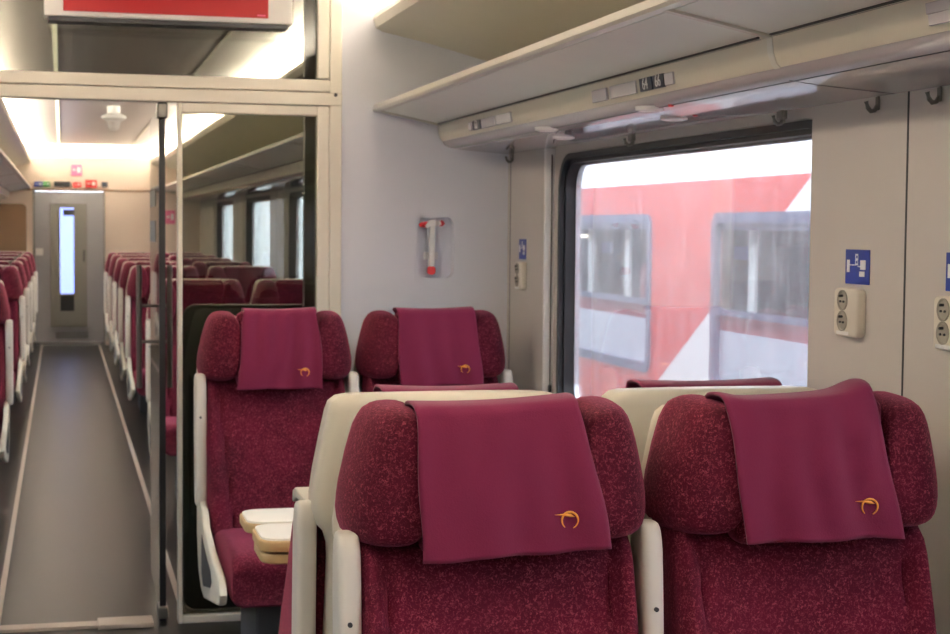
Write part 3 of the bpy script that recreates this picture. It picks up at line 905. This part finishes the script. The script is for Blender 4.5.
# local: z = Z+1.2, y = Y-8 ; white where Z < 1.887-.57(Y-8.37)
lt = nt.nodes.new('ShaderNodeMath'); lt.operation = 'LESS_THAN'; lt.inputs[1].default_value = 1.887+1.2+.57*.37
nt.links.new(ad.outputs[0], lt.inputs[0])
gt = nt.nodes.new('ShaderNodeMath'); gt.operation = 'GREATER_THAN'; gt.inputs[1].default_value = 1.887+1.2+.57*.37-2.6
nt.links.new(ad.outputs[0], gt.inputs[0])
mu = nt.nodes.new('ShaderNodeMath'); mu.operation = 'MULTIPLY'; nt.links.new(lt.outputs[0], mu.inputs[0]); nt.links.new(gt.outputs[0], mu.inputs[1])
mxn = nt.nodes.new('ShaderNodeMix'); mxn.data_type = 'RGBA'
src = bs.inputs['Base Color'].links[0].from_socket
nt.links.new(mu.outputs[0], mxn.inputs[0]); nt.links.new(src, mxn.inputs[6]); mxn.inputs[7].default_value = lin((238, 240, 242))
nt.links.new(mxn.outputs[2], bs.inputs['Base Color'])
pr = [(TX, 1.90), (TX+.02, 2.0), (TX+.12, 2.2), (TX+.4, 2.42), (TX+.9, 2.55), (TX+1.4, 2.6), (TX+1.9, 2.55), (TX+2.4, 2.42), (TX+2.7, 2.2), (TX+2.8, 1.9)]
tl('roof', loft(nb(), [[(x, y, z) for x, z in pr] for y in (TA, TB)]), 'twhite', lab='pale roof', ang=60)
tl('far_side', bx(TX+2.75, TX+2.8, TA, TB, -.9, 1.9), 'tdark')
tl('interior_floor', bx(TX+.05, TX+2.75, TA, TB, .0, .05), 'tdark')
tl('corridor_wall', bx(TX+1.0, TX+1.04, TA, TB, .05, 1.89), 'tdark', lab='grey inner corridor wall')
bm = nb()
for xx in (TX+.3, TX+2.3):
    for yy in (-7, -4.5, 6, 12, 21, 23.5):
        lathe(bm, [(.44, 0), (.46, .02), (.46, .12), (.40, .14)], (xx, yy, -.74), 'x', 24)
tl('wheels', bm, 'darkgrey')
for a, b in TW:
    o_ = rrect(a-.03, b+.03, zlo-.03, zhi+.03, .09); i_ = rrect(a+.035, b-.035, zlo+.035, zhi-.035, .05)
    f = tl('coach_window', ringframe(nb(), o_, i_, TX-.015, TX+.03, 'x'), 'tframe', lab='grey framed coach window')
    tl('window_bar', bx(TX-.012, TX+.02, a, b, 1.05, 1.09), 'tframe', f)
    tl('blind_band', bx(TX+.03, TX+.04, a, b, .95, 1.05), 'tmar', f, 'maroon band under the window bar')
    tl('frosted_panel', bx(TX+.03, TX+.04, a, b, zlo, .95), 'tpanel', f, 'pale lower window panel')
    tl('window_header', bx(TX+.03, TX+.04, a, b, 1.58, zhi), 'tframe', f)
    bm = nb()
    for q in (.16, .42, .86): 
        yy = a+(b-a)*q; box(bm, TX+.15, TX+.17, yy, yy+.10, .9, 1.62)
    tl('curtain', bm, 'curtain', f, 'pale gathered curtain')
    tl('interior_seat', bx(TX+.4, TX+.6, a+.75, a+1.35, .5, 1.32, bev=.05), 'tmar', f, 'maroon seat back inside')
    tl('ceiling_lamp', bx(TX+.55, TX+.75, a+.55, a+.85, 1.50, 1.53), 'lamp', f, 'lit ceiling lamp')
    tl('inner_sign', bx(TX+.95, TX+.98, a+.5, a+.75, 1.36, 1.46), 'blue', f, 'small blue sign inside')

# ------------------------------------------------------------------ light
def area(name, loc, sx_, sy_, power, col, rot=(PI, 0, 0)):
    l = bpy.data.lights.new(name, 'AREA'); l.shape = 'RECTANGLE'; l.size = sx_; l.size_y = sy_; l.energy = power; l.color = col
    o = bpy.data.objects.new(name, l); COL.objects.link(o); o.location = loc; o.rotation_euler = rot
    return o
warm = (1.0, .95, .79)
WN, WF = 290, 460
for x in (1.36, mx(1.36)):
    area('cove_lamp', (x, (Y0+YP)/2, 2.462), .12, (YP-Y0)-.1, WN, warm)
    area('cove_lamp', (x, (YE+YP)/2, 2.462), .12, (YE-YP)-.3, WF, warm)

area('end_cove_lamp', (CX, YE-.35, 2.515), 2.0, .12, 45, warm, (PI*.9, 0, 0))
w = bpy.data.worlds.new('overcast_sky'); S.world = w; w.use_nodes = True
bg = w.node_tree.nodes['Background']
tcw = w.node_tree.nodes.new('ShaderNodeTexCoord'); sxw = w.node_tree.nodes.new('ShaderNodeSeparateXYZ')
rw = w.node_tree.nodes.new('ShaderNodeValToRGB')
rw.color_ramp.elements[0].position = .0; rw.color_ramp.elements[0].color = (.70, .80, .98, 1)
rw.color_ramp.elements[1].position = .8; rw.color_ramp.elements[1].color = (.88, .94, 1, 1)
w.node_tree.links.new(tcw.outputs['Generated'], sxw.inputs[0]); w.node_tree.links.new(sxw.outputs['Z'], rw.inputs[0]); w.node_tree.links.new(rw.outputs[0], bg.inputs[0])
bg.inputs[1].default_value = 7.6

# ------------------------------------------------------------------ camera
f_px = 1650.; yaw, pitch, roll = .2456, .0538, -.0085
fw = Vector((math.sin(yaw)*math.cos(pitch), math.cos(yaw)*math.cos(pitch), -math.sin(pitch)))
r = Vector((math.cos(yaw), -math.sin(yaw), 0)); d = fw.cross(r)
r2 = r*math.cos(roll)+d*math.sin(roll); d2_ = -r*math.sin(roll)+d*math.cos(roll)
cam = bpy.data.cameras.new('camera'); co = bpy.data.objects.new('camera', cam); COL.objects.link(co)
mw = Matrix(((r2.x, -d2_.x, -fw.x, 0), (r2.y, -d2_.y, -fw.y, 0), (r2.z, -d2_.z, -fw.z, 1.58), (0, 0, 0, 1)))
co.matrix_world = mw
cam.sensor_width = 36; cam.lens = f_px/950*36; cam.clip_start = .05; cam.clip_end = 200
cam.dof.use_dof = True; cam.dof.focus_distance = 3.0; cam.dof.aperture_fstop = 11
S.camera = co
S.view_settings.view_transform = 'Standard'; S.view_settings.look = 'None'; S.view_settings.gamma = 1; S.view_settings.use_curve_mapping = False
S.view_settings.exposure = 0.62
S.cycles.use_denoising = True
S.cycles.max_bounces = 10; S.cycles.diffuse_bounces = 5; S.cycles.transparent_max_bounces = 24; S.cycles.sample_clamp_indirect = 8
